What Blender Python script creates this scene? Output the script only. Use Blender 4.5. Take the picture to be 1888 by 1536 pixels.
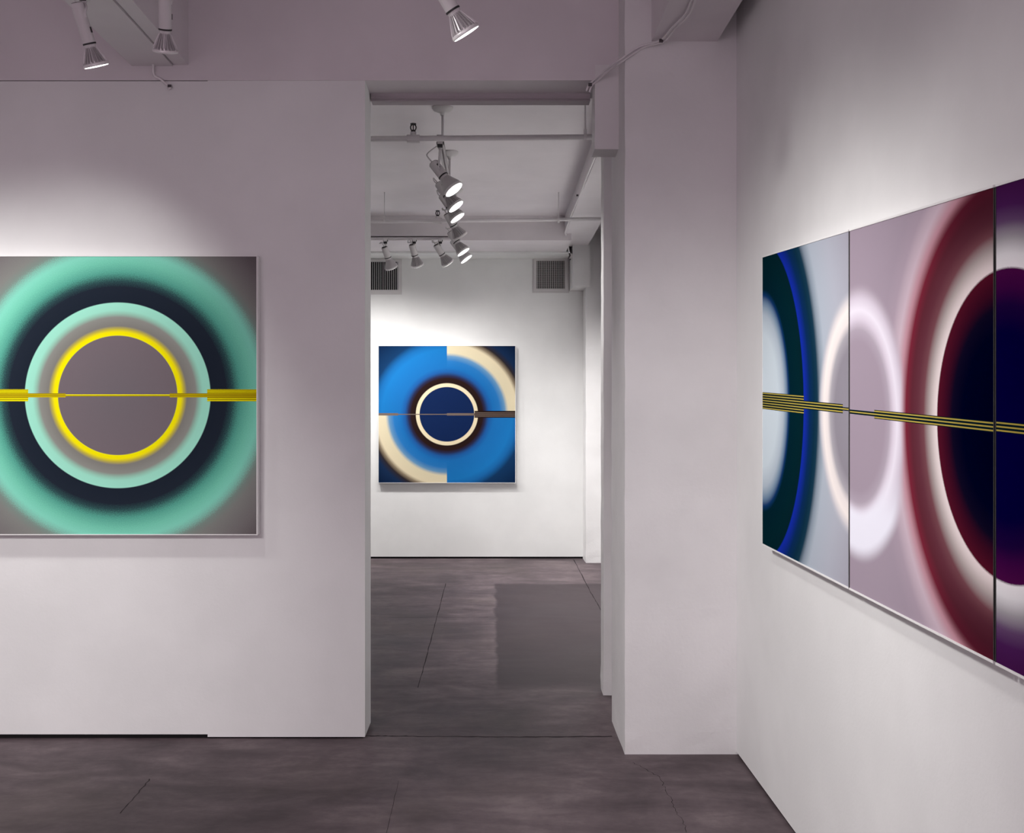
import bpy, bmesh, math, random
from mathutils import Vector, Matrix, noise
random.seed(7)
for o in list(bpy.data.objects): bpy.data.objects.remove(o, do_unlink=True)
scn = bpy.context.scene
COL = scn.collection
# ------------------------------------------------------------------ camera, world, exposure
F = 1970.0            # focal length in pixels of the 1888 x 1536 frame
VX, VY = 905.0, 765.0 # vanishing point of the depth direction
EYE = 1.5
cd = bpy.data.cameras.new('camera'); cam = bpy.data.objects.new('camera', cd); COL.objects.link(cam)
cd.sensor_fit = 'HORIZONTAL'; cd.sensor_width = 36.0; cd.lens = 36.0 * F / 1888
cd.shift_x = (944 - VX) / 1888; cd.shift_y = (VY - 768) / 1888
cd.clip_start = 0.05; cd.clip_end = 100
cam.location = (0, 0, EYE); cam.rotation_euler = (math.pi / 2, 0, 0)
scn.camera = cam
w = bpy.data.worlds.new('world'); scn.world = w; w.use_nodes = True
w.node_tree.nodes['Background'].inputs[0].default_value = (1.0, 0.80, 0.92, 1)
w.node_tree.nodes['Background'].inputs[1].default_value = 1.28
vs = scn.view_settings
vs.view_transform = 'Standard'; vs.look = 'None'; vs.gamma = 1.0; vs.exposure = 0.0; vs.use_curve_mapping = False

WARM = (1.0, 0.975, 0.955)
def spot(pos, aim, power, deg=60, blend=1.0, rad=0.045, parent=None):
    l = bpy.data.lights.new('lamp_light', 'SPOT'); l.energy = power; l.color = WARM
    l.spot_size = math.radians(deg); l.spot_blend = blend; l.shadow_soft_size = rad
    o = bpy.data.objects.new('lamp_light', l); COL.objects.link(o)
    o.location = pos
    o.rotation_euler = (Vector(aim) - Vector(pos)).to_track_quat('-Z', 'Y').to_euler()
    return o

def depth_of(py): return F * EYE / (py - VY)          # depth of a floor point
def at(px, py, Y): return Vector(((px - VX) * Y / F, Y, EYE + (VY - py) * Y / F))

# ------------------------------------------------------------------ node helpers
def lin(c):
    return tuple(((v / 255) / 12.92 if v / 255 <= 0.04045 else ((v / 255 + 0.055) / 1.055) ** 2.4) for v in c)
class E:
    """a value socket with arithmetic that builds Math nodes"""
    def __init__(s, nt, sock): s.nt, s.s = nt, sock
    def op(s, o, b=None, c=None):
        n = s.nt.nodes.new('ShaderNodeMath'); n.operation = o
        for i, v in enumerate((s, b, c)):
            if v is None: continue
            if isinstance(v, E): s.nt.links.new(v.s, n.inputs[i])
            else: n.inputs[i].default_value = v
        return E(s.nt, n.outputs[0])
    def __add__(s, b): return s.op('ADD', b)
    def __sub__(s, b): return s.op('SUBTRACT', b)
    def __mul__(s, b): return s.op('MULTIPLY', b)
    def __truediv__(s, b): return s.op('DIVIDE', b)
    def gt(s, b): return s.op('GREATER_THAN', b)
    def lt(s, b): return s.op('LESS_THAN', b)
    def abs(s): return s.op('ABSOLUTE')
    def sqrt(s): return s.op('SQRT')
    def sin(s): return s.op('SINE')
    def max(s, b): return s.op('MAXIMUM', b)
    def min(s, b): return s.op('MINIMUM', b)
def radius(a, b): return (a * a + b * b).sqrt()
def smooth(nt, e, lo, hi):
    n = nt.nodes.new('ShaderNodeMapRange'); n.interpolation_type = 'SMOOTHSTEP'
    nt.links.new(e.s, n.inputs[0]); n.inputs[1].default_value = lo; n.inputs[2].default_value = hi
    return E(nt, n.outputs[0])
def ramp(nt, e, stops, rmax, gain=1.0):
    n = nt.nodes.new('ShaderNodeValToRGB'); cr = n.color_ramp
    nt.links.new((e / rmax).s, n.inputs[0])
    while len(cr.elements) < len(stops): cr.elements.new(0.5)
    for el, (p, c) in zip(cr.elements, stops): el.position = 1.0
    for i, (p, c) in enumerate(stops):
        cr.elements[i].position = min(1.0, p / rmax)
        cr.elements[i].color = tuple(min(0.95, v * gain) for v in lin(c)) + (1,)
    return n.outputs[0]
def mix(nt, fac, a, b, mode='MIX'):
    n = nt.nodes.new('ShaderNodeMix'); n.data_type = 'RGBA'; n.blend_type = mode
    for s, v in ((n.inputs[0], fac), (n.inputs[6], a), (n.inputs[7], b)):
        if isinstance(v, E): nt.links.new(v.s, s)
        elif isinstance(v, bpy.types.NodeSocket): nt.links.new(v, s)
        elif isinstance(v, (int, float)): s.default_value = v
        else: s.default_value = tuple(v) + (1,)
    return n.outputs[2]
def tex_noise(nt, coord, scale, detail=4, rough=0.55, dist=0.0):
    n = nt.nodes.new('ShaderNodeTexNoise'); n.inputs['Scale'].default_value = scale
    n.inputs['Detail'].default_value = detail; n.inputs['Roughness'].default_value = rough
    n.inputs['Distortion'].default_value = dist
    nt.links.new(coord, n.inputs['Vector']); return E(nt, n.outputs[0])
def coords(nt, kind='Object'):
    n = nt.nodes.new('ShaderNodeTexCoord'); return n.outputs[kind]
def scaled(nt, v, s):
    n = nt.nodes.new('ShaderNodeVectorMath'); n.operation = 'MULTIPLY'
    nt.links.new(v, n.inputs[0]); n.inputs[1].default_value = s; return n.outputs[0]
def sep(nt, v):
    n = nt.nodes.new('ShaderNodeSeparateXYZ'); nt.links.new(v, n.inputs[0])
    return [E(nt, n.outputs[i]) for i in range(3)]
def bump(nt, b, h, strength, dist):
    n = nt.nodes.new('ShaderNodeBump'); n.inputs['Strength'].default_value = strength; n.inputs['Distance'].default_value = dist
    nt.links.new(h.s, n.inputs['Height']); nt.links.new(n.outputs[0], b.inputs['Normal'])
def new_mat(name, col=(0.8, 0.8, 0.8), rough=0.5, metal=0.0, spec=0.5):
    m = bpy.data.materials.new(name); m.use_nodes = True; nt = m.node_tree; b = nt.nodes['Principled BSDF']
    b.inputs['Base Color'].default_value = tuple(col) + (1,); b.inputs['Roughness'].default_value = rough
    b.inputs['Metallic'].default_value = metal; b.inputs['Specular IOR Level'].default_value = spec
    return m, nt, b

def paint_mat(name, col, bumpy=0.25, bscale=90, mott=0.04):
    m, nt, b = new_mat(name, col, 0.8, spec=0.25)
    c = coords(nt)
    big = tex_noise(nt, c, 1.6, 4)
    dark = tuple(v * (1 - mott) for v in col)
    lite = tuple(min(0.95, v * (1 + mott)) for v in col)
    nt.links.new(mix(nt, smooth(nt, big, 0.3, 0.7), dark, lite), b.inputs['Base Color'])
    f = tex_noise(nt, c, bscale, 3) * 0.5 + tex_noise(nt, c, bscale * 0.12, 3)
    bump(nt, b, f, bumpy, 0.004)
    return m
WALLC = (0.780, 0.782, 0.777)
M_wall = paint_mat('wall_paint', WALLC, 0.18)
M_pillar = paint_mat('pillar_paint', (0.745, 0.735, 0.737), 0.45, 60, 0.05)
M_beam = paint_mat('beam_paint', (0.71, 0.67, 0.69), 0.3, 50, 0.05)
M_ceil = paint_mat('ceiling_paint', (0.76, 0.715, 0.74), 0.2)
M_gap, _, _ = new_mat('black_base_gap', (0.012, 0.011, 0.012), 0.8, spec=0.1)
M_crack, _, _ = new_mat('crack_grime', (0.03, 0.025, 0.027), 0.9, spec=0.1)
M_fix = paint_mat('white_enamel', (0.62, 0.60, 0.605), 0.02, 40, 0.02)
M_track = paint_mat('track_enamel', (0.55, 0.52, 0.535), 0.02, 40, 0.02)
M_rail = paint_mat('rail_metal', (0.43, 0.385, 0.405), 0.02, 40, 0.03)
M_black, _, _ = new_mat('black_plastic', (0.015, 0.014, 0.015), 0.5)
M_refl, _, _ = new_mat('ribbed_aluminium', (0.50, 0.48, 0.49), 0.38, 0.55)
M_rim, _, _ = new_mat('lamp_rim', (0.72, 0.70, 0.70), 0.3, 0.2)
M_brass, _, _ = new_mat('sprinkler_dark_bronze', (0.02, 0.016, 0.018), 0.5, 0.3)
M_pipe = paint_mat('pipe_paint', (0.66, 0.63, 0.645), 0.05, 40, 0.04)
M_cable, _, _ = new_mat('cable_sheath', (0.74, 0.71, 0.72), 0.6)
M_tie, _, _ = new_mat('cable_clip_dark', (0.05, 0.04, 0.045), 0.6)
M_white, _, _ = new_mat('white_frame_edge', (0.84, 0.84, 0.83), 0.5)
M_dark, _, _ = new_mat('dark_frame_side', (0.02, 0.02, 0.019), 0.6)
M_hole, _, _ = new_mat('duct_black', (0.008, 0.007, 0.008), 0.9, spec=0.05)
M_lit, nt, b = new_mat('lit_lamp_glass', (0.9, 0.9, 0.9), 0.3)
b.inputs['Emission Color'].default_value = (1, 0.99, 0.97, 1); b.inputs['Emission Strength'].default_value = 5.0
M_dim, nt, b = new_mat('frosted_lamp_glass', (0.85, 0.84, 0.83), 0.25)

# concrete floor: mottled, with trowel streaks and a darker patch beyond the doorway
M_floor, nt, b = new_mat('polished_concrete', (0.1, 0.1, 0.1), 0.5, spec=0.22)
c = coords(nt)
x, y, z = sep(nt, c)
n1 = tex_noise(nt, c, 1.1, 6, 0.6, 0.8)
n2 = tex_noise(nt, scaled(nt, c, (1.0, 2.6, 1.0)), 2.3, 5, 0.65, 0.4)
n3 = tex_noise(nt, c, 14, 5, 0.7)
mo = n1 * 0.5 + n2 * 0.35 + n3 * 0.15
base = ramp(nt, mo, [(0.36, (56, 47, 51)), (0.45, (75, 64, 68)), (0.53, (92, 80, 84)), (0.62, (114, 102, 104))], 1.0)
hue = tex_noise(nt, c, 0.9, 2)  # random tint painted in for faint coloured reflections on the slab
base = mix(nt, smooth(nt, hue, 0.5, 0.68) * 0.22, base, lin((86, 76, 70)))
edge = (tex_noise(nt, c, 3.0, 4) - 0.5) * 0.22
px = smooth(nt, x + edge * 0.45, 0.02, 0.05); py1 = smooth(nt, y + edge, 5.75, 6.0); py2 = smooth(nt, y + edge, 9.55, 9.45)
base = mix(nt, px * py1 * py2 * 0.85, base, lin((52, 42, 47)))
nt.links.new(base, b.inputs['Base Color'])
rr = nt.nodes.new('ShaderNodeMapRange'); nt.links.new(n1.s, rr.inputs[0]); rr.inputs[3].default_value = 0.45; rr.inputs[4].default_value = 0.7
nt.links.new(rr.outputs[0], b.inputs['Roughness'])
bump(nt, b, n3 + tex_noise(nt, c, 80, 2) * 0.4, 0.12, 0.004)

# ------------------------------------------------------------------ mesh helpers
def box(bm, a, b_):
    x0, y0, z0 = a; x1, y1, z1 = b_
    v = [bm.verts.new(p) for p in ((x0,y0,z0),(x1,y0,z0),(x1,y1,z0),(x0,y1,z0),(x0,y0,z1),(x1,y0,z1),(x1,y1,z1),(x0,y1,z1))]
    for f in ((3,2,1,0),(4,5,6,7),(0,1,5,4),(1,2,6,5),(2,3,7,6),(3,0,4,7)): bm.faces.new([v[i] for i in f])
def lathe(bm, prof, n=32, wob=None):
    """revolve (r, z) pairs about z; wob(i_profile, k) scales the radius"""
    rings = []
    for i, (r, zz) in enumerate(prof):
        rings.append([bm.verts.new((r * (wob(i, k) if wob else 1) * math.cos(2*math.pi*k/n), r * (wob(i, k) if wob else 1) * math.sin(2*math.pi*k/n), zz)) for k in range(n)])
    for i in range(len(rings) - 1):
        for k in range(n):
            bm.faces.new((rings[i][k], rings[i][(k+1) % n], rings[i+1][(k+1) % n], rings[i+1][k]))
    bm.faces.new(list(reversed(rings[0]))); bm.faces.new(rings[-1])
def tube(bm, pts, r, n=10):
    pts = [Vector(p) for p in pts]; rings = []
    up = Vector((0.13, 0.31, 0.94))
    for i, p in enumerate(pts):
        d = (pts[min(i+1, len(pts)-1)] - pts[max(i-1, 0)]).normalized()
        u = d.cross(up)
        if u.length < 0.05: u = d.cross(Vector((1, 0, 0)))
        u.normalize(); v = d.cross(u)
        rings.append([bm.verts.new(p + r * (math.cos(2*math.pi*k/n) * u + math.sin(2*math.pi*k/n) * v)) for k in range(n)])
    for i in range(len(rings) - 1):
        for k in range(n):
            bm.faces.new((rings[i][k], rings[i][(k+1) % n], rings[i+1][(k+1) % n], rings[i+1][k]))
    bm.faces.new(list(reversed(rings[0]))); bm.faces.new(rings[-1])
def spline(pts, n=8):
    pts = [Vector(p) for p in pts]; out = []
    P = [pts[0]] + pts + [pts[-1]]
    for i in range(1, len(P) - 2):
        for k in range(n):
            t = k / n; a, b_, c_, d = P[i-1], P[i], P[i+1], P[i+2]
            out.append(0.5 * ((2*b_) + (c_-a)*t + (2*a-5*b_+4*c_-d)*t*t + (3*b_-a-3*c_+d)*t**3))
    return out + [pts[-1]]
def mesh_of(bm, name, smooth_=False, mat=None):
    bmesh.ops.recalc_face_normals(bm, faces=bm.faces)
    me = bpy.data.meshes.new(name); bm.to_mesh(me); bm.free()
    if smooth_:
        for p in me.polygons: p.use_smooth = True
    if mat: me.materials.append(mat)
    return me
def add(name, me, parent=None, loc=None, rot=None):
    o = bpy.data.objects.new(name, me); COL.objects.link(o)
    if parent: o.parent = parent
    if loc is not None: o.location = loc
    if rot is not None: o.rotation_mode = 'QUATERNION'; o.rotation_quaternion = rot
    return o
def build(name, fn, mat, parent=None, loc=None, smooth_=False, bev=0.0):
    bm = bmesh.new(); fn(bm)
    if bev: bmesh.ops.bevel(bm, geom=bm.edges[:], offset=bev, segments=2, affect='EDGES', profile=0.5)
    return add(name, mesh_of(bm, name, smooth_, mat), parent, loc)
def boxes(*bs):
    def fn(bm):
        for a, b_ in bs: box(bm, a, b_)
    return fn
def tag(o, label, cat, group=None, kind=None):
    o['label'] = label; o['category'] = cat
    if group: o['group'] = group
    if kind: o['kind'] = kind
    return o
def thing(name, label, cat, loc=(0, 0, 0), group=None):
    return tag(add(name, None, None, loc), label, cat, group)
def struct(name, fn, mat, label, cat, bev=0.0, parent=None):
    o = build(name, fn, mat, parent, bev=bev)
    return tag(o, label, cat, kind='structure') if parent is None else o
def rough_box(a, b_, step=0.12, amp=0.004, base=0.0):
    """plastered box: surfaces wander by a few millimetres, foot ragged"""
    def fn(bm):
        nx, ny, nz = [max(1, int(round((b_[i] - a[i]) / step))) for i in range(3)]
        nz *= 2
        def P(i, j, k): return Vector((a[0]+(b_[0]-a[0])*i/nx, a[1]+(b_[1]-a[1])*j/ny, a[2]+(b_[2]-a[2])*k/nz))
        cache = {}
        def V(i, j, k):
            if (i, j, k) not in cache:
                p = P(i, j, k)
                q = p + Vector((noise.noise(p*7.0), noise.noise(p*7.0+Vector((9,4,2))), 0)) * amp
                if k <= 1 and base: q += Vector((noise.noise(p*23), noise.noise(p*23+Vector((3,1,5))), 0)) * base
                cache[(i, j, k)] = bm.verts.new(q)
            return cache[(i, j, k)]
        for i in range(nx):
            for k in range(nz):
                for j in (0, ny): bm.faces.new((V(i,j,k), V(i+1,j,k), V(i+1,j,k+1), V(i,j,k+1)))
            for j in range(ny):
                for k in (0, nz): bm.faces.new((V(i,j,k), V(i+1,j,k), V(i+1,j+1,k), V(i,j+1,k)))
        for j in range(ny):
            for k in range(nz):
                for i in (0, nx): bm.faces.new((V(i,j,k), V(i,j+1,k), V(i,j+1,k+1), V(i,j,k+1)))
    return fn

# ------------------------------------------------------------------ the setting
D1 = depth_of(1362)      # face of the partition with the doorway
D1B = depth_of(1335)     # its back
DP = depth_of(1391); DPB = 5.234   # square pillar
D2 = depth_of(1030)      # far wall
XR = 453 * DP / F        # right wall
XD = -232 * D1 / F       # left jamb of the doorway
XL, YB = -4.2, -2.0
Z1, Z2, ZB = 3.75, 3.38, 3.05
floor = struct('floor', boxes(((XL - 0.3, YB, -0.12), (1.7, D2 + 0.3, 0))), M_floor, 'dark mottled polished concrete floor running through the doorway', 'floor')
def crack(px, wdt=0.004, jit=0.002):
    """a hairline joint in the slab, given by floor points"""
    pts = []
    for (ax, ay), (bx, by) in zip(px[:-1], px[1:]):
        n = 14
        for k in range(n):
            t = k / n; p = Vector((ax + (bx - ax) * t, ay + (by - ay) * t, 0)); pts.append(p)
    pts.append(Vector((*px[-1], 0)))
    pts = [p + Vector((random.uniform(-jit, jit), random.uniform(-jit, jit), 0)) for p in pts]
    def fn(bm):
        rows = []
        for i, p in enumerate(pts):
            d = (pts[min(i+1, len(pts)-1)] - pts[max(i-1, 0)]).normalized(); s = Vector((-d.y, d.x, 0))
            ww = wdt * random.uniform(0.5, 1.2) * 0.5
            rows.append([bm.verts.new(p + s*ww + Vector((0,0,0.0006))), bm.verts.new(p - s*ww + Vector((0,0,0.0006)))])
        for r0, r1 in zip(rows[:-1], rows[1:]): bm.faces.new((r0[0], r0[1], r1[1], r1[0]))
    return build('crack', fn, M_crack, floor)
def fl(px, py): Y = depth_of(py); return ((px - VX) * Y / F, Y)
crack([fl(822, 1076), fl(805, 1140), fl(790, 1197), fl(771, 1268)], 0.006)
crack([fl(1058, 1032), fl(1090, 1094), fl(1111, 1130)], 0.008)
crack([fl(277, 1436), fl(222, 1500)], 0.0045, 0.003)
crack([fl(672, 1357), fl(760, 1358), fl(930, 1359), fl(1130, 1358)], 0.014, 0.004)
crack([fl(680, 1138), fl(900, 1139)], 0.006)
crack([fl(735, 1440), fl(712, 1536)], 0.002)
crack([fl(1165, 1405), fl(1215, 1432), fl(1240, 1480), fl(1268, 1536)], 0.0022, 0.006)

g = 0.02
wl = struct('wall_left', boxes(((XL, D1, g), (-1.312, D1B, ZB - 0.004)), ((-1.312, D1, 0.008), (XD, D1B, ZB - 0.001))), M_wall, 'white partition wall left of the doorway behind the green ring painting', 'wall')
struct('baseboard_left', boxes(((XL, D1 + 0.012, 0), (XD - 0.01, D1B - 0.012, 0.03))), M_gap, 'black recessed gap along the foot of the left partition', 'baseboard')
struct('wall_right', boxes(((XR, YB, 0.012), (XR + 0.2, D1, Z1 + 0.1))), M_wall, 'white right wall carrying the three panel painting', 'wall')
struct('baseboard_right', boxes(((XR + 0.006, YB, 0), (XR + 0.19, D1, 0.02))), M_gap, 'black gap along the foot of the right wall', 'baseboard')
struct('wall_back', boxes(((XL, D2, 0.02), (1.7, D2 + 0.2, Z2 + 0.1))), M_wall, 'white far wall behind the blue disc painting', 'wall')
struct('baseboard_back', boxes(((XL, D2 + 0.008, 0), (1.7, D2 + 0.19, 0.03))), M_gap, 'black gap along the foot of the far wall', 'baseboard')
struct('wall_far_right', boxes(((1.13, D1B + 0.02, 0), (1.35, D2, Z2 + 0.1))), M_wall, 'white right wall of the far room mostly hidden by the pillar', 'wall')
struct('wall_side', boxes(((XL - 0.2, YB, 0), (XL, D2 + 0.2, Z1 + 0.1))), M_wall, 'white side wall outside the view on the far left', 'wall')
struct('ceiling', boxes(((XL - 0.2, YB, Z1), (XR + 0.2, D1, Z1 + 0.2))), M_ceil, 'pale ceiling of the front room above the beams', 'ceiling')
struct('ceiling_far', boxes(((XL, D1B + 0.02, Z2), (1.35, D2 + 0.2, Z2 + 0.2))), M_ceil, 'pale ceiling of the far room with light canopies', 'ceiling')
# beams
struct('beam_over_doorway', rough_box((XL, D1, ZB), (1.15, D1B + 0.06, Z1), 0.2, 0.003), M_beam, 'wide painted beam running above the partition and doorway', 'beam')
xb0, xb1, xb2 = -1.663, -1.474, -1.402
struct('beam_front_left', boxes(((xb0, YB, 3.116), (xb1, D1, Z1)), ((xb1 + 0.006, YB, 3.122), (xb2, D1, Z1)), ((xb1, YB, 3.15), (xb1 + 0.006, D1, Z1))), M_beam, 'painted beam coming toward the viewer at top left behind the lamps', 'beam')
struct('beam_front_right', rough_box((0.71, YB, 3.15), (1.0, DP + 0.02, Z1), 0.2, 0.003), M_beam, 'painted beam at top right meeting the pillar beside the wall', 'beam')
struct('beam_far_right', rough_box((0.70, D1B + 0.06, EYE + 1.71), (0.98, 10.85, Z2), 0.25, 0.003), M_beam, 'painted beam along the right side of the far room', 'beam')
struct('beam_far', boxes(((XL, 7.17 * F / 1400, 3.149), (0.76, D2, Z2))), M_beam, 'painted cross beam above the far wall vents', 'beam')
struct('trim_1', boxes(((XL, 10.78, 3.128), (0.80, D2, 3.149))), M_wall, 'thin pale ledge on top of the far wall', 'trim', 0.003)
# pillars
struct('pillar', rough_box((0.592, DP, 0), (XR + 0.05, DPB, Z1), 0.1, 0.003, 0.003), M_pillar, 'square white plastered pillar between doorway and right wall', 'pillar')
struct('trim_2', rough_box((0.603, 5.713, 0.0), (1.15, 5.85, Z2), 0.14, 0.003, 0.006), M_pillar, 'narrow white upright strip just behind the square pillar', 'trim')
struct('trim_3', boxes(((0.665, DPB - 0.02, 0), (1.15, 5.72, Z2))), M_wall, 'white wall return hidden behind the square pillar', 'trim')
yq = 7.69 * F / 1400
struct('pillar_far', rough_box((0.962, yq, 0), (1.16, D2 + 0.02, Z2), 0.12, 0.005, 0.008), M_pillar, 'white pilaster in the right corner of the far room', 'pillar')
b0 = at(1056, 528, 10.75)
struct('trim_4', rough_box((b0.x, 10.75, b0.z), (1.0, D2, Z2 - 0.02), 0.12, 0.004), M_pillar, 'small white block jutting out beside the right vent', 'trim')
# junction box column hanging beside the pillar, under the beam
bx0 = at(1097, 275, 4.944)
struct('trim_5', rough_box((bx0.x, 4.944, bx0.z), (0.60, 5.10, 3.12), 0.1, 0.003), M_pillar, 'white boxed bracket under the beam at the head of the pillar', 'trim')

# ------------------------------------------------------------------ rails, pipes, cables
ry = 5.15
r0 = at(676, 172, ry)
rail = thing('rail', 'dark grey grooved rail spanning the top of the doorway', 'rail', (0, ry, 3.05))
rx0, rx1 = XD + 0.006, at(1088, 180, ry).x
build('rail_body', boxes(((rx0, 0, -0.018), (rx1, 0.07, 0.0)), ((rx0, -0.004, -0.028), (rx1, 0.07, -0.020)), ((rx0, 0.004, -0.038), (rx1, 0.066, -0.0)),), M_rail, rail)
for zz in (-0.0235, -0.032, -0.036):
    build('groove_lip', boxes(((rx0, -0.005, zz - 0.0015), (rx1, 0.004, zz + 0.0015))), M_rail, rail)

def sprinkler(parent, x, z0, s=1.0):
    def tee(bm):
        tube(bm, [(x - 0.035*s, 0, z0), (x + 0.035*s, 0, z0)], 0.024*s, 14)
        tube(bm, [(x, 0, z0), (x, 0, z0 + 0.038*s)], 0.017*s, 12)
    build('tee_fitting', tee, M_pipe, parent, smooth_=False)
    zb = z0 + 0.036*s
    hd = build('sprinkler_head', lambda bm: (tube(bm, [(x, 0, zb), (x, 0, zb + 0.014*s)], 0.013*s, 10), tube(bm, [(x, 0, zb+0.01*s), (x, 0, zb + 0.045*s)], 0.0032*s, 8)), M_brass, parent)
    for sx in (-1, 1):
        build('frame_arm', lambda bm: tube(bm, spline([(x + sx*0.008*s, 0, zb + 0.010*s), (x + sx*0.015*s, 0, zb + 0.024*s), (x + sx*0.014*s, 0, zb + 0.038*s), (x + sx*0.004*s, 0, zb + 0.047*s)], 4), 0.0036*s, 8), M_brass, hd)
    build('deflector', lambda bm: tube(bm, [(x, 0, zb + 0.046*s), (x, 0, zb + 0.051*s)], 0.017*s, 16), M_brass, hd)
# near pipe
yp = 4.3 * F / 1400
pn = at(905, 255, yp)
pipe = thing('sprinkler_pipe', 'nearer white sprinkler pipe crossing the doorway opening, above the lamps', 'pipe', (0, yp, pn.z), 'sprinkler pipes in the far room')
build('pipe_run', lambda bm: tube(bm, [(-4.0, 0, -0.02), (-0.7, 0, -0.004), (1.11, 0, 0.012)], 0.0155, 16), M_pipe, pipe, smooth_=True)
sprinkler(pipe, at(762, 250, yp).x, -0.004)
hx = at(1079, 250, yp).x
build('hanger_rod', lambda bm: tube(bm, [(hx, 0, 0.02), (hx, 0, Z2 - pn.z)], 0.005, 8), M_pipe, pipe)
build('hanger_ring', lambda bm: (tube(bm, [(hx - 0.008, 0, 0.008), (hx + 0.008, 0, 0.008)], 0.02, 12), tube(bm, [(hx, 0, 0.02), (hx, 0, 0.05)], 0.009, 10)), M_pipe, pipe)
# far pipe
yp2 = 6.41 * F / 1400
pf = at(905, 406, yp2)
pipe2 = thing('sprinkler_pipe', 'farther white sprinkler pipe crossing the far room in front of the cross beam', 'pipe', (0, yp2, pf.z), 'sprinkler pipes in the far room')
build('pipe_run', lambda bm: tube(bm, [(-4.0, 0, -0.03), (-1.0, 0, -0.012), (1.11, 0, 0.012)], 0.0155, 16), M_pipe, pipe2, smooth_=True)
sprinkler(pipe2, at(807, 400, yp2).x, -0.006)
for hp in (709, 1030):
    hx = at(hp, 400, yp2).x
    build('hanger_rod', lambda bm: tube(bm, [(hx, 0, -0.01), (hx, 0, Z2 - pf.z)], 0.005, 8), M_pipe, pipe2)
    build('hanger_ring', lambda bm: tube(bm, [(hx - 0.008, 0, 0.0), (hx + 0.008, 0, 0.0)], 0.021, 12), M_pipe, pipe2)

def cable(name, label, pts, r, clips=(), twin=0.0, mat=M_cable):
    t = thing(name, label, 'cable', pts[0])
    o0 = Vector(pts[0]); q = [Vector(p) - o0 for p in pts]
    build('sheath', lambda bm: tube(bm, spline(q, 8), r, 8), mat, t, smooth_=True)
    if twin: build('sheath', lambda bm: tube(bm, spline([p + Vector((twin, 0, -twin * 0.35)) for p in q], 8), r, 8), mat, t, smooth_=True)
    for cp in clips:
        p = Vector(cp) - o0
        build('clip', boxes((p - Vector((0.008, 0.007, 0.006)), p + Vector((0.008, 0.007, 0.006)))), M_tie, t)
    return t
yc = DP - 0.006
cable('cable', 'pale twin cable running down the beam and across the pillar top', [at(1290, -60, 3.904), at(1275, 0, 4.21), at(1262, 28, 4.37), at(1240, 50, 4.505), at(1218, 74, 4.66), at(1180, 86, yc), at(1143, 110, yc), at(1118, 128, 4.86), at(1096, 147, 4.935), at(1086, 156, 4.945), at(1081, 168, 4.95)], 0.0045, [at(1219, 75, 4.65), at(1088, 156, 4.935)], 0.014)
xcb, zcb = 0.692, EYE + 1.705
cable('cable', 'pale cable clipped along the lower edge of the far room beam', [(xcb, 6.2, zcb), (xcb - 0.006, 7.4, zcb), (xcb, 8.3, zcb + 0.004), (xcb - 0.008, 9.0, zcb - 0.004), (xcb, 9.9, zcb), at(1043, 432, 10.06), at(1046, 448, 10.4), at(1050, 466, 10.7), at(1054, 470, 10.72), at(1050, 478, 10.73)], 0.007, [(xcb - 0.02, 8.3, zcb), at(1043, 428, 10.06), at(1050, 468, 10.7), at(1051, 478, 10.73)])
cable('cable', 'thin wire looping from the top left beam down the wall', [at(281, 85, 4.90), at(282, 118, 4.93), at(284, 138, D1 - 0.008), at(296, 146, D1 - 0.008), at(308, 156, D1 - 0.01), at(315, 160, D1 - 0.012), at(310, 164, D1 - 0.012)], 0.006, [at(313, 159, D1 - 0.012)])

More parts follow.
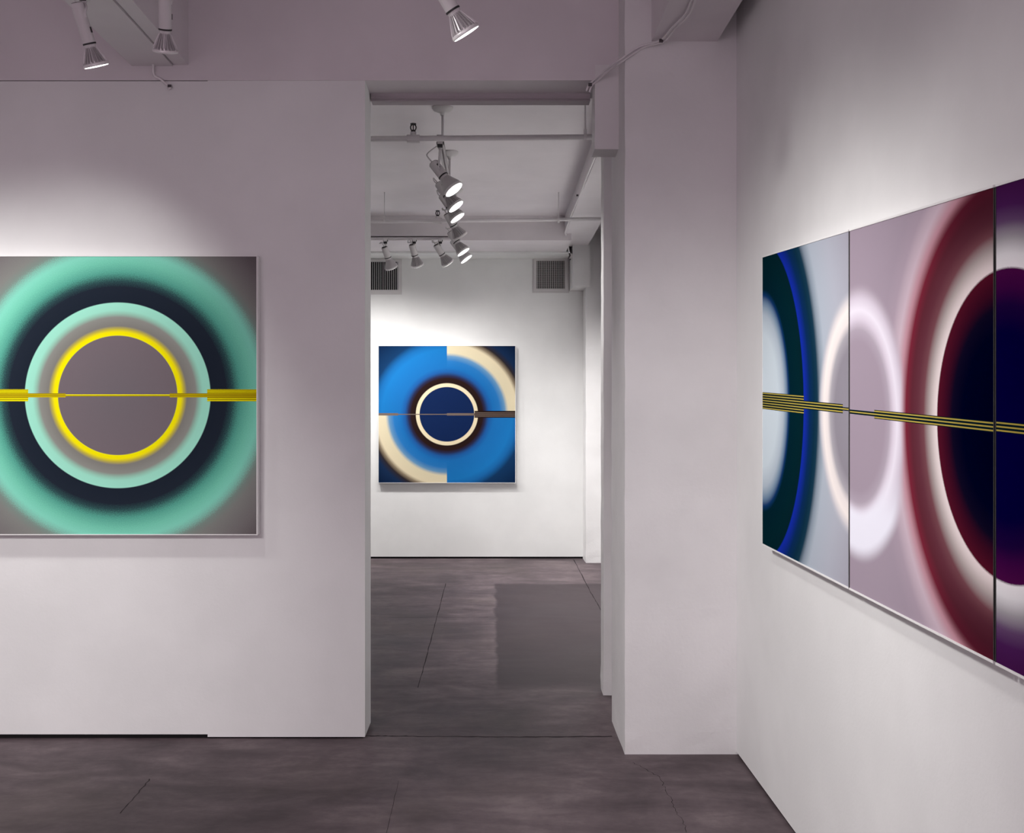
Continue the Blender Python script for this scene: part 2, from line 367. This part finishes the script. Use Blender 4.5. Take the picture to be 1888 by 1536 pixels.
# ------------------------------------------------------------------ track heads
RIBS = 22
def head_meshes(s, ribbed=True, back=0.205):
    """meshes of a lamp head, pivot frame: lens centre at the origin, lens looks along -z; s scales from a 122 mm lamp"""
    R = 0.061 * s
    d = {}
    bm = bmesh.new()
    zr = 0.012 * s
    prof = [(R*0.40, 0.092*s), (R*0.52, 0.080*s), (R*0.66, 0.060*s), (R*0.80, 0.042*s), (R*0.93, 0.024*s), (R*0.97, zr)]
    wob = (lambda i, k: 1.0 if (k % 4 in (0, 1)) or i in (0, 5) or not ribbed else 0.80)
    lathe(bm, prof, RIBS * 4, wob); d['reflector'] = mesh_of(bm, 'reflector', False, M_refl)
    bm = bmesh.new(); lathe(bm, [(R*0.95, 0.015*s), (R, 0.012*s), (R, 0.003*s), (R*0.985, 0.0), (R*0.9, -0.001*s)], 40); d['rim'] = mesh_of(bm, 'rim', True, M_rim)
    for nm, mt in (('lit', M_lit), ('dim', M_dim)):
        bm = bmesh.new(); lathe(bm, [(R*0.93, -0.0005*s), (R*0.90, -0.002*s), (R*0.7, -0.0032*s), (R*0.4, -0.0042*s), (R*0.08, -0.0046*s)], 40); d[nm] = mesh_of(bm, 'lens', True, mt)
    bm = bmesh.new()
    lathe(bm, [(R*0.44, back*s), (R*0.49, (back-0.005)*s), (R*0.49, 0.105*s), (R*0.46, 0.10*s), (R*0.43, 0.084*s)], 28); d['socket'] = mesh_of(bm, 'socket_housing', False, M_fix)
    bm = bmesh.new(); lathe(bm, [(R*0.50, 0.108*s), (R*0.515, 0.107*s), (R*0.515, 0.101*s), (R*0.50, 0.100*s)], 28); d['band'] = mesh_of(bm, 'band', False, M_black)
    bm = bmesh.new(); lathe(bm, [(R*0.41, (back+0.0012)*s), (R*0.40, (back+0.0025)*s)], 24); d['cap'] = mesh_of(bm, 'back_opening', False, M_black)
    bm = bmesh.new(); box(bm, (R*0.40, -0.004*s, 0.150*s), (R*0.55, 0.004*s, 0.176*s)); d['slot'] = mesh_of(bm, 'vent_slot', False, M_black)
    bm = bmesh.new(); box(bm, (-0.016*s, -0.032*s, -0.034*s), (0.016*s, 0.032*s, 0.0)); lathe(bm, [(0.013*s, -0.052*s), (0.014*s, -0.034*s)], 16)
    d['adapter'] = mesh_of(bm, 'track_adapter', False, M_fix)
    bm = bmesh.new(); box(bm, (-0.021*s, -0.010*s, -0.026*s), (-0.014*s, 0.010*s, -0.010*s)); box(bm, (0.014*s, -0.010*s, -0.026*s), (0.021*s, 0.010*s, -0.010*s)); box(bm, (-0.015*s, -0.034*s, -0.047*s), (0.015*s, -0.012*s, -0.030*s))
    d['latch'] = mesh_of(bm, 'latch', False, M_black)
    return d
HEADS = {('far', True): head_meshes(1.0), ('far', False): head_meshes(1.0, False), ('front', True): head_meshes(0.78, True, 0.29)}
def head(label, attach, lens, n, size='far', lit=True, ribbed=True, light=None, group=None, cord=True, spin=0.0):
    """track_spotlight: an Empty at its track clip; parts follow the aim n"""
    s = 1.0 if size == 'far' else 0.78
    H = HEADS[(size, ribbed)]
    A = Vector(attach); L = Vector(lens); n = Vector(n).normalized()
    t = thing('track_spotlight', label, 'spotlight', A, group)
    q = n.to_track_quat('-Z', 'Y') @ Matrix.Rotation(spin, 3, 'Z').to_quaternion()
    l = L - A
    ad = add('track_adapter', H['adapter'], t); add('latch', H['latch'], ad)
    back = 0.205 if size == 'far' else 0.29
    so = add('socket_housing', H['socket'], t, l, q)
    for k in ('band', 'cap', 'slot'): add(H[k].name.split('.')[0], H[k], so)
    re = add('reflector', H['reflector'], t, l, q)
    add('rim', H['rim'], re); add('lens', H['lit' if lit else 'dim'], re)
    piv = l - n * (back - 0.05) * s
    e = Vector((0, 0, -0.05 * s)); side = (piv - e).cross(n)
    side = side.normalized() if side.length > 1e-4 else Vector((1, 0, 0))
    if side.x < 0: side = -side
    pe = piv + side * 0.028 * s
    build('arm', lambda bm: tube(bm, spline([e, e.lerp(pe, 0.5) + side * 0.01 * s, pe, pe + n * 0.02 * s], 5), 0.0075 * s, 8), M_fix, t, smooth_=True)
    if cord:
        bk = l - n * (back + 0.001) * s
        m = (bk + e) * 0.5
        build('cord', lambda bm: tube(bm, spline([bk + n * 0.01, bk - n * 0.035 * s + Vector((-0.012, 0, 0.01)), m + Vector((-0.05 * s, 0.01, 0.02)), e + Vector((-0.014 * s, 0, 0.02))], 6), 0.004 * s, 8), M_fix, t, smooth_=True)
    if light:
        p = L + n * 0.03
        aim, pw, deg = light[:3]; rad = light[3] if len(light) > 3 else 0.05
        lo = spot(p, aim if aim is not None else L + n * 3, pw, deg, 1.0, rad)
        lo.parent = t; lo.location = p - A
    return t

def track(name, label, segs, z, rods=()):
    t = thing(name, label, 'track', (segs[0][0][0], segs[0][0][1], z))
    o = Vector((segs[0][0][0], segs[0][0][1], z))
    for (ax, ay), (bx, by) in segs:
        if abs(ax - bx) < 1e-6: bb = [((ax - 0.018, ay, z), (ax - 0.006, by, z + 0.02)), ((ax + 0.006, ay, z), (ax + 0.018, by, z + 0.02)), ((ax - 0.018, ay, z + 0.012), (ax + 0.018, by, z + 0.024))]
        else: bb = [((ax, ay - 0.018, z), (bx, ay - 0.006, z + 0.02)), ((ax, ay + 0.006, z), (bx, ay + 0.018, z + 0.02)), ((ax, ay - 0.018, z + 0.012), (bx, ay + 0.018, z + 0.024))]
        build('track_rail', boxes(*[(Vector(p) - o, Vector(q) - o) for p, q in bb]), M_track, t)
    for (rx, ryy, zt) in rods:
        p = Vector((rx, ryy, 0)) - Vector((o.x, o.y, 0)); h = zt - z
        ro = build('suspension_rod', lambda bm: tube(bm, [p + Vector((0, 0, 0.02)), p + Vector((0, 0, h - 0.02))], 0.0075, 12), M_track, t, smooth_=True)
        def can(bm):
            lathe(bm, [(0.014, -0.05), (0.016, -0.036), (0.035, -0.03), (0.055, -0.02), (0.064, -0.008), (0.064, 0.0)], 36)
            bmesh.ops.translate(bm, verts=bm.verts, vec=p + Vector((0, 0, h)))
        build('canopy', can, M_fix, t, smooth_=True)
    return t
TX, TZ = -0.295, 3.10
YT = 6.9 * F / 1400
track('lighting_track', 'white suspended track with ceiling canopies in the far room', [((TX, 6.19), (TX, YT + 0.1)), ((-3.4, YT), (TX - 0.02, YT))], TZ, [(TX, 4.64 * F / 1400, Z2), (TX, 5.43 * F / 1400, Z2), (TX + 0.0, 6.33 * F / 1400, Z2)])
GF = 'spotlights on the far room track'
FN = (0.62, -0.10, -0.78)
fa = [ # lens px, depth, lit, ribbed, label
    ((837, 350), 6.16, True, False, 'nearest lit spotlight of the far room row, smooth flared shade', (0.60, -0.16, -0.80)),
    ((841, 381), 7.28, True, True, 'second lit ribbed spotlight from the front of the far room row', (0.60, -0.12, -0.80)),
    ((843.5, 402), 7.74, True, True, 'third lit ribbed spotlight from the front of the far room row', (0.56, -0.10, -0.82)),
    ((849, 437), 8.2, False, True, 'unlit ribbed spotlight fourth in the far room row', (0.50, 0.28, -0.82)),
    ((854.5, 465), 8.95, True, True, 'fifth spotlight of the far room row, lit, above the lowest lamp', (0.55, -0.06, -0.83)),
    ((860, 478), 9.35, True, False, 'lowest and farthest lit spotlight of the far room row', (0.60, -0.06, -0.80)),
]
for (p, Y, lit, rib, lab, n) in fa:
    L = at(*p, Y); n = Vector(n).normalized()
    head(lab, (TX, max(6.225, Y - 0.02 - n.y * 0.15), TZ), L, n, 'far', lit, rib, ((L + (n + Vector((0, 0.25, 0))) * 3), 70 if Y < 6.5 else 175, 105) if lit else None, GF, spin=0.6)
lat = [
    ((722, 494), True, False, 'lit spotlight in front of the left vent grille', (0.28, 0.42, -0.86), 711),
    ((770, 490), True, True, 'spotlight with ribbed lamp just right of the left vent', (0.22, 0.42, -0.86), 764),
    ((826, 486), True, True, 'spotlight with ribbed lamp leaning right, closest to the row of lit lamps', (0.52, 0.36, -0.78), 812),
]
fw = [(at(715, 830, D2), 43), (at(800, 850, D2), 38), (at(960, 870, D2), 40)]
for (p, lit, rib, lab, n, apx), (aim, pw) in zip(lat, fw):
    L = at(*p, YT + 0.10)
    head(lab, (at(apx, 440, YT).x, YT, TZ), L, n, 'far', lit, rib, (aim, pw, 110), GF, cord=True, spin=2.2)

# front room tracks (rails just above the picture)
track('lighting_track', 'white track above the partition, out of sight over the left lamps', [((-3.8, 3.98), (-0.9, 3.98))], 3.075, [(-2.2, 3.98, Z1), (-0.95, 3.98, Z1)])
track('lighting_track', 'white track out of sight above the middle lamp', [((-0.165, 0.6), (-0.165, 3.6))], 3.13, [(-0.165, 1.0, Z1), (-0.165, 3.2, Z1)])
GN = 'spotlights in the front room'
L = at(178, 122, 4.02)
head('ribbed spotlight at upper left, lamp glowing at its rim', (at(155, 0, 3.98).x, 3.98, 3.075), L, (0.20, 0.335, -0.92), 'front', True, True, (at(40, 850, D1), 38, 98), GN, spin=0.3)
L = at(305, 96, 4.02)
head('unlit ribbed spotlight beside the diagonal beam at upper left', (at(308, 0, 3.98).x, 3.98, 3.075), L, (-0.12, 0.42, -0.90), 'front', False, True, None, GN, spin=0.3)
L = at(860, 62, 3.36)
n3 = Vector((0.52, 0.235, -0.82)).normalized()
head('ribbed spotlight alone at top centre aimed at the right wall', (-0.165, 3.30, 3.13), L, n3, 'front', True, True, ((XR, 3.3, 0.8), 26, 90), GN, spin=0.3)
# unseen fixtures above and behind the view; the washing ones are added fill
def hidden(label, A, aim, pw, deg, group=GN):
    A = Vector(A); nn = (Vector(aim) - A).normalized()
    head(label, A, A + Vector((0, 0, -0.10)) + nn * 0.17, nn, 'front', True, True, (aim, pw, deg, 0.14), group)
hidden('spotlight out of view over the left part of the green ring painting', (-2.45, 3.98, 3.075), (-2.35, D1, 1.0), 40, 98)
hidden('leftmost spotlight out of view on the partition track', (-3.1, 3.98, 3.075), (-3.1, D1, 0.9), 50, 95)
hidden('spotlight out of view over the middle panel of the right wall', (-0.165, 2.5, 3.13), (XR, 2.7, 0.8), 22, 90)
track('lighting_track', 'added white track for fill spotlights left of the viewer, unseen', [((-1.5, 0.3), (-1.5, 3.0))], 3.13, [(-1.5, 0.6, Z1), (-1.5, 2.7, Z1)])  # unseen track, added to carry wall fill lamps
hidden('added unseen fill spotlight left of the viewer washing the far end of the right wall', (-1.5, 2.6, 3.13), (XR, 3.8, 0.6), 250, 75)
hidden('added unseen fill spotlight left of the viewer washing the near end of the right wall', (-1.5, 1.5, 3.13), (XR, 2.3, 0.5), 45, 72)
hidden('added unseen fill spotlight left of the viewer washing the pillar', (-1.5, 0.7, 3.13), (0.9, DP, 0.5), 22, 62)
track('lighting_track', 'added white track for fill spotlights behind the viewer, unseen', [((-3.2, 0.0), (-1.8, 0.0))], 3.13, [(-3.0, 0.0, Z1), (-2.0, 0.0, Z1)])  # another added track, only there to hold partition fill lamps
hidden('added unseen fill spotlight behind the viewer washing the left end of the partition', (-2.8, 0.0, 3.13), (-2.7, D1, 0.45), 375, 50)
hidden('added unseen fill spotlight behind the viewer washing the partition toward the jamb', (-2.0, 0.0, 3.13), (-1.0, D1, -1.1), 125, 56)
# heads added unseen behind the partition to brighten the far room
hidden('added fill spotlight on the far track, unseen behind the partition', (-1.7, YT, TZ), (-1.3, D2, 1.0), 140, 110, GF)
hidden('last added fill spotlight on the far track, unseen behind the partition', (-2.7, YT, TZ), (-2.6, D2, 1.3), 110, 110, GF)

# ------------------------------------------------------------------ vents
def vent(label, p0, p1, q0, q1, cross):
    a, c_ = at(*p0, D2), at(*p1, D2); i0, i1 = at(*q0, D2), at(*q1, D2)
    t = thing('air_vent', label, 'vent', ((a.x + c_.x) / 2, D2, c_.z), 'square vents high on the far wall')
    o = t.location.copy()
    x0, x1, z1, z0 = a.x - o.x, c_.x - o.x, a.z - o.z, 0
    u0, u1, w1, w0 = i0.x - o.x, i1.x - o.x, i0.z - o.z, i1.z - o.z
    e = -0.022
    build('frame', boxes(((x0, e, z0), (u0, 0, z1)), ((u1, e, z0), (x1, 0, z1)), ((u0, e, w1), (u1, 0, z1)), ((u0, e, z0), (u1, 0, w0))), M_fix, t)
    f2 = 0.012
    build('outer_lip', boxes(((x0 - f2, -0.008, z0 - f2), (x1 + f2, -0.0005, z0)), ((x0 - f2, -0.008, z1), (x1 + f2, -0.0005, z1 + f2)), ((x0 - f2, -0.008, z0), (x0, -0.0005, z1)), ((x1, -0.008, z0), (x1 + f2, -0.0005, z1))), M_fix, t)
    build('duct', boxes(((u0, -0.002, w0), (u1, -0.0005, w1))), M_hole, t)
    nb = 15
    bs = []
    for k in range(nb):
        xc = u0 + (u1 - u0) * (k + 0.5) / nb
        bs.append(((xc - 0.0025, -0.014, w0), (xc + 0.0025, -0.006, w1)))
    gl = build('fins', boxes(*bs), M_fix, t); gl['kind'] = 'stuff'
    if cross:
        bs = [((u0, -0.012, w0 + (w1 - w0) * (k + 0.5) / 21 - 0.001), (u1, -0.005, w0 + (w1 - w0) * (k + 0.5) / 21 + 0.001)) for k in range(21)]
        gl = build('cross_bars', boxes(*bs), M_fix, t); gl['kind'] = 'stuff'
vent('square air vent with upright fins, left, behind a spotlight', (678, 478), (739, 541), (682, 483), (734, 535), False)
vent('square air vent with crossed grille bars, on the right', (984, 475), (1047, 538), (989, 481), (1041, 533), True)

# ------------------------------------------------------------------ paintings
def canvas_mat(name): 
    m, nt, b = new_mat(name, (0.5, 0.5, 0.5), 0.6, spec=0.0)
    return m, nt, b
def framed(label, cx, cz, w_, h_, Yw, depth, mat, fr=0.004):
    t = thing('painting', label, 'painting', (cx, Yw, cz))
    yf = -depth
    build('canvas', boxes(((-w_/2, yf, -h_/2), (w_/2, -0.004, h_/2))), mat, t)
    a, b_ = w_/2, h_/2
    for nm, bb in (('frame_top', ((-a-fr, yf-0.002, b_), (a+fr, -0.002, b_+fr))), ('frame_bottom', ((-a-fr, yf-0.002, -b_-fr), (a+fr, -0.002, -b_))),
                   ('frame_side', ((-a-fr, yf-0.002, -b_), (-a, -0.002, b_))), ('frame_side', ((a, yf-0.002, -b_), (a+fr, -0.002, b_)))):
        build(nm, boxes(bb), M_white, t)
    return t
# -- green ring painting
G1 = 1.12
DF1 = D1 - 0.05; k1 = DF1 / F
m1, nt, b = canvas_mat('green_ring_canvas')
x, y, z = sep(nt, coords(nt)); u = x / k1; v = z / k1
grain = (tex_noise(nt, coords(nt), 260, 2, 0.7) - 0.5)
r = radius(u, v)
rg = r + grain * 16
S = [(0, (106, 100, 105)), (110.3, (110, 101, 106)), (110.9, (250, 232, 10)), (117, (246, 226, 10)), (122, (188, 176, 60)), (128, (122, 121, 116)), (144, (134, 136, 130)), (151, (142, 190, 170)), (157, (150, 216, 193)), (170.6, (152, 220, 197)), (171.2, (30, 37, 48)), (200, (33, 40, 51))]
S2 = [(200, (33, 40, 51)), (212, (46, 76, 78)), (226, (82, 158, 140)), (246, (112, 196, 170)), (262, (126, 208, 184)), (272, (124, 186, 168)), (282, (118, 136, 128)), (296, (124, 126, 122)), (330, (114, 111, 111)), (372, (90, 83, 85))]
ca = ramp(nt, r, S, 400, G1); cb = ramp(nt, r + grain * 30, S2, 400, G1)
col = mix(nt, r.gt(201), ca, cb)
au = u.abs(); vv = v - 0.0
hh = (au.gt(96) * 2.0 + au.gt(165) * 7.3) + 1.8
bar = vv.abs().lt(hh)
st = smooth(nt, (vv * (2 * math.pi / 3.5)).sin(), -0.7, 0.5)
core = vv.abs().lt(4.2) * au.gt(96)
gold = mix(nt, core, tuple(min(.95, q * G1) for q in lin((250, 230, 15))), tuple(q * G1 for q in lin((196, 176, 18))))
col = mix(nt, bar, col, mix(nt, st, tuple(q * G1 for q in lin((140, 124, 12))), gold))
nt.links.new(col, b.inputs['Base Color'])
pc = at(217, 729, DF1)
framed('square painting of mint, navy and yellow rings with a yellow bar', pc.x, pc.z, 512 * k1, 512 * k1, D1, 0.05, m1)
# -- blue disc painting
G2 = 0.80
DF2 = D2 - 0.06; k2 = DF2 / F
m2, nt, b = canvas_mat('blue_disc_canvas')
x, y, z = sep(nt, coords(nt)); u = x / k2; v = z / k2
r = radius(u, v)
S = [(0, (23, 42, 86)), (50.2, (23, 42, 86)), (50.8, (245, 230, 194)), (56.9, (245, 230, 194)), (57.5, (42, 29, 28)), (66, (46, 30, 28)), (71, (44, 48, 82)), (78, (36, 96, 168)), (86, (34, 116, 190))]
A = S + [(120, (33, 124, 198)), (130, (32, 110, 180)), (143, (24, 58, 100)), (178, (16, 36, 68))]
Bq = S + [(98, (46, 124, 196)), (107, (108, 156, 196)), (113.5, (234, 222, 188)), (130, (240, 226, 192)), (136, (150, 134, 112)), (142, (52, 46, 48)), (152, (28, 50, 86)), (178, (18, 36, 66))]
quad = (u * v).gt(0)
col = mix(nt, quad, ramp(nt, r, A, 200, G2), ramp(nt, r, Bq, 200, G2))
hh = (u.lt(-90) * 1.4 + u.gt(0) * 1.3 + u.gt(51) * 4.2) + 0.85
bar = v.abs().lt(hh)
st = smooth(nt, (v * (2 * math.pi / 2.4)).sin(), -0.2, 0.6)
thick = u.gt(51)
tp = tuple(q * G2 for q in lin((122, 108, 100)))
bcol = mix(nt, thick, tp, mix(nt, st, tuple(q * G2 for q in lin((50, 34, 30))), tp))
bcol = mix(nt, v.abs().gt(4.6) * thick, bcol, tuple(q * G2 for q in lin((38, 24, 22))))
nt.links.new(mix(nt, bar, col, bcol), b.inputs['Base Color'])
pc = at(824, 764, DF2)
framed('square painting of a navy disc with cream ring on bright blue', pc.x, pc.z, 252 * k2, 252 * k2, D2, 0.06, m2)
# -- three panel painting on the right wall (panels taper gently away from the far end)
XF = XR - 0.045
def wall_pt(px, py): dx = px - VX; return (F * XF / dx, EYE + (VY - py) / dx * XF)
yA, zA1 = wall_pt(1406, 475); _, zA0 = wall_pt(1406, 1002)
yD, zD1 = wall_pt(1888, 329); _, zD0 = wall_pt(1888, 1247)
ztop = lambda y: zA1 + (zD1 - zA1) * (y - yA) / (yD - yA)
zbot = lambda y: zA0 + (zD0 - zA0) * (y - yA) / (yD - yA)
yB_, _ = wall_pt(1566, 750); yC_, _ = wall_pt(1834.5, 750)
kx = XF / 1.055         # pattern metres were measured on the plane x = 1.055
G3 = 0.93
def g3(c): return tuple(min(0.95, q * G3) for q in lin(c))
def panel_nodes(name):
    m, nt, b = canvas_mat(name)
    uv = coords(nt, 'UV'); a, bb, _ = sep(nt, uv)
    return m, nt, b, a / kx * 6.0, (bb - 0.5) * 1.03
def bars(nt, a, v, col, spec, period, dark=(6, 26, 36), lite=(186, 168, 78), rel=0.35):
    """spec: (a_from, half) steps, a falling toward the viewer"""
    h = None
    for af, hv in spec:
        q = a.lt(af) * hv
        h = q if h is None else h + q
    msk = v.abs().lt(h)
    st = smooth(nt, (v * (2 * math.pi / period)).op('COSINE'), 0.0, 0.5)
    return mix(nt, msk, col, mix(nt, st, g3(dark), g3(lite)))
def small_ring(nt, a, v, inner, outer, ring, ca=3.08):
    rr_ = radius((a - ca) * 0.98, v + 0.004)
    return rr_
# panel 1
p1, nt, b, a, v = panel_nodes('teal_blue_panel')
r = radius(a - 4.165, v)
S = [(0, (222, 236, 244)), (0.24, (214, 228, 236)), (0.31, (186, 200, 212)), (0.352, (120, 146, 172)), (0.378, (20, 58, 110)), (0.40, (3, 36, 48)), (0.50, (4, 38, 46)), (0.5625, (6, 36, 44)), (0.564, (22, 48, 176)), (0.59, (20, 44, 150)), (0.63, (12, 44, 92)), (0.68, (14, 48, 70)), (0.715, (24, 58, 78)), (0.75, (138, 152, 166)), (0.80, (178, 188, 200)), (0.95, (180, 184, 196)), (1.15, (168, 166, 178))]
base = ramp(nt, r, S, 1.3, G3)
r2 = radius(a - 3.075, v + 0.012)
inn = ramp(nt, r2, [(0, (150, 146, 156)), (0.20, (146, 141, 151)), (0.245, (172, 168, 176)), (0.275, (238, 230, 228)), (0.31, (248, 240, 236)), (0.345, (206, 204, 210)), (0.37, (186, 190, 200))], 1.0, G3)
col = mix(nt, smooth(nt, r2, 0.372, 0.335) * r.gt(0.70), base, inn)
col = bars(nt, a, v, col, [(9, 0.030), (3.602, -0.0165), (3.2024, -0.0085)], 0.0088)
nt.links.new(col, b.inputs['Base Color'])
# panel 2
p2, nt, b, a, v = panel_nodes('maroon_disc_panel')
R1 = radius(a - 2.19, v)
gr = (tex_noise(nt, coords(nt, 'UV'), 900, 2) - 0.5) * 0.004
Rg = R1 + gr
S = [(0, (0, 1, 30)), (0.20, (0, 3, 34)), (0.255, (16, 10, 36)), (0.29, (62, 14, 36)), (0.337, (88, 20, 40)), (0.3385, (250, 236, 236)), (0.352, (236, 224, 222)), (0.385, (178, 166, 164)), (0.415, (122, 76, 84)), (0.45, (104, 54, 66)), (0.49, (98, 44, 56)), (0.525, (124, 40, 58)), (0.56, (196, 148, 160)), (0.60, (208, 188, 200)), (0.66, (174, 158, 172)), (0.72, (166, 152, 166))]
base = ramp(nt, Rg, S, 1.4, G3)
base = mix(nt, smooth(nt, v.abs(), 0.33, 0.52) * smooth(nt, R1, 0.40, 0.44) * smooth(nt, R1, 0.56, 0.52) * 0.75, base, g3((66, 22, 38)))
r2 = radius(a - 3.075, v + 0.016)
inn = ramp(nt, r2, [(0, (164, 150, 164)), (0.21, (166, 152, 166)), (0.245, (178, 166, 180)), (0.275, (222, 212, 226)), (0.30, (240, 234, 246)), (0.335, (216, 206, 220)), (0.38, (182, 168, 182))], 1.0, G3)
low = smooth(nt, v, -0.12, -0.30)
inn = mix(nt, low * smooth(nt, r2, 0.25, 0.29), inn, g3((242, 242, 254)))
reach = smooth(nt, r2 - low * 0.035, 0.385, 0.33)
col = mix(nt, reach * smooth(nt, R1, 0.525, 0.575), base, inn)
col = bars(nt, a, v + 0.006, col, [(9, 0.0062), (2.94, 0.0058)], 0.0082)
nt.links.new(col, b.inputs['Base Color'])
# panel 3
p3, nt, b, a, v = panel_nodes('purple_disc_panel')
R1 = radius(a - 2.19, v); gr = (tex_noise(nt, coords(nt, 'UV'), 900, 2) - 0.5) * 0.004
S = [(0, (3, 0, 62)), (0.20, (4, 0, 60)), (0.26, (30, 4, 62)), (0.30, (66, 8, 70)), (0.337, (78, 14, 72)), (0.3385, (252, 250, 252)), (0.365, (240, 240, 242)), (0.40, (170, 166, 172)), (0.435, (102, 74, 112)), (0.47, (76, 32, 88)), (0.54, (66, 18, 70)), (0.65, (76, 20, 82))]
col = ramp(nt, R1 + gr, S, 1.4, G3)
col = bars(nt, a, v + 0.004, col, [(9, 0.0115)], 0.0082)
nt.links.new(col, b.inputs['Base Color'])
def panel(label, yf, yn, mat, far_end):
    """panel between depths yf (far) and yn (near), 45 mm off the wall"""
    t = thing('painting', label, 'painting', (XR, (yf + yn) / 2, zbot((yf + yn) / 2)), 'three panels on the right wall')
    o = t.location.copy(); NC, NR = 18, 12
    me = bpy.data.meshes.new('canvas'); vs_, fs, uvs = [], [], []
    for i in range(NC + 1):
        yy = yf + (yn - yf) * i / NC
        for j in range(NR + 1):
            s = j / NR; vs_.append((XF - o.x, yy - o.y, zbot(yy) + (ztop(yy) - zbot(yy)) * s - o.z)); uvs.append((yy / 6.0, s))
    nf = len(vs_)
    for p in list(vs_): vs_.append((-0.003, p[1], p[2]))
    I = lambda i, j, k=0: k * nf + i * (NR + 1) + j
    for i in range(NC):
        for j in range(NR):
            fs.append((I(i, j), I(i, j+1), I(i+1, j+1), I(i+1, j))); fs.append((I(i, j, 1), I(i+1, j, 1), I(i+1, j+1, 1), I(i, j+1, 1)))
        for j in (0, NR): fs.append((I(i, j), I(i+1, j), I(i+1, j, 1), I(i, j, 1)))
    for j in range(NR):
        for i in (0, NC): fs.append((I(i, j), I(i, j+1), I(i, j+1, 1), I(i, j, 1)))
    me.from_pydata(vs_, [], fs); ul = me.uv_layers.new(name='UVMap')
    for lp in me.loops:
        ul.data[lp.index].uv = uvs[lp.vertex_index % nf]
    me.materials.append(mat); add('canvas', me, t)
    def strip(bm, top, th=0.0055):
        q = []
        for yy in (yf, yn):
            zz = (ztop(yy) if top else zbot(yy)) - o.z; z2 = zz + (th if top else -th)
            q.append([(XF - 0.002 - o.x, yy - o.y, zz), (-0.002, yy - o.y, zz), (-0.002, yy - o.y, z2), (XF - 0.002 - o.x, yy - o.y, z2)])
        V = [[bm.verts.new(p) for p in r_] for r_ in q]
        for k in range(4): bm.faces.new((V[0][k], V[0][(k+1) % 4], V[1][(k+1) % 4], V[1][k]))
        bm.faces.new(V[0]); bm.faces.new(V[1])
    build('frame_top', lambda bm: strip(bm, True), M_white, t)
    build('frame_bottom', lambda bm: strip(bm, False), M_white, t)
    def side(bm, yy, dy):
        z0, z1 = zbot(yy) - o.z, ztop(yy) - o.z
        box(bm, (XF - 0.001 - o.x, min(yy, yy + dy) - o.y, z0), (-0.002, max(yy, yy + dy) - o.y, z1))
    build('frame_side', lambda bm: side(bm, yf, 0.003), M_white if far_end else M_dark, t)
    build('frame_side', lambda bm: side(bm, yn, -0.003), M_dark, t)
    return t
panel('teal and blue ringed panel at the far end of the right wall', yA, yB_ + 0.004, p1, True)
panel('middle mauve panel with maroon ringed navy disc on the right wall', yB_ - 0.004, yC_ + 0.0055, p2, False)
panel('purple panel cut off by the right edge of the picture', yC_ - 0.0055, yC_ - 0.95, p3, False)
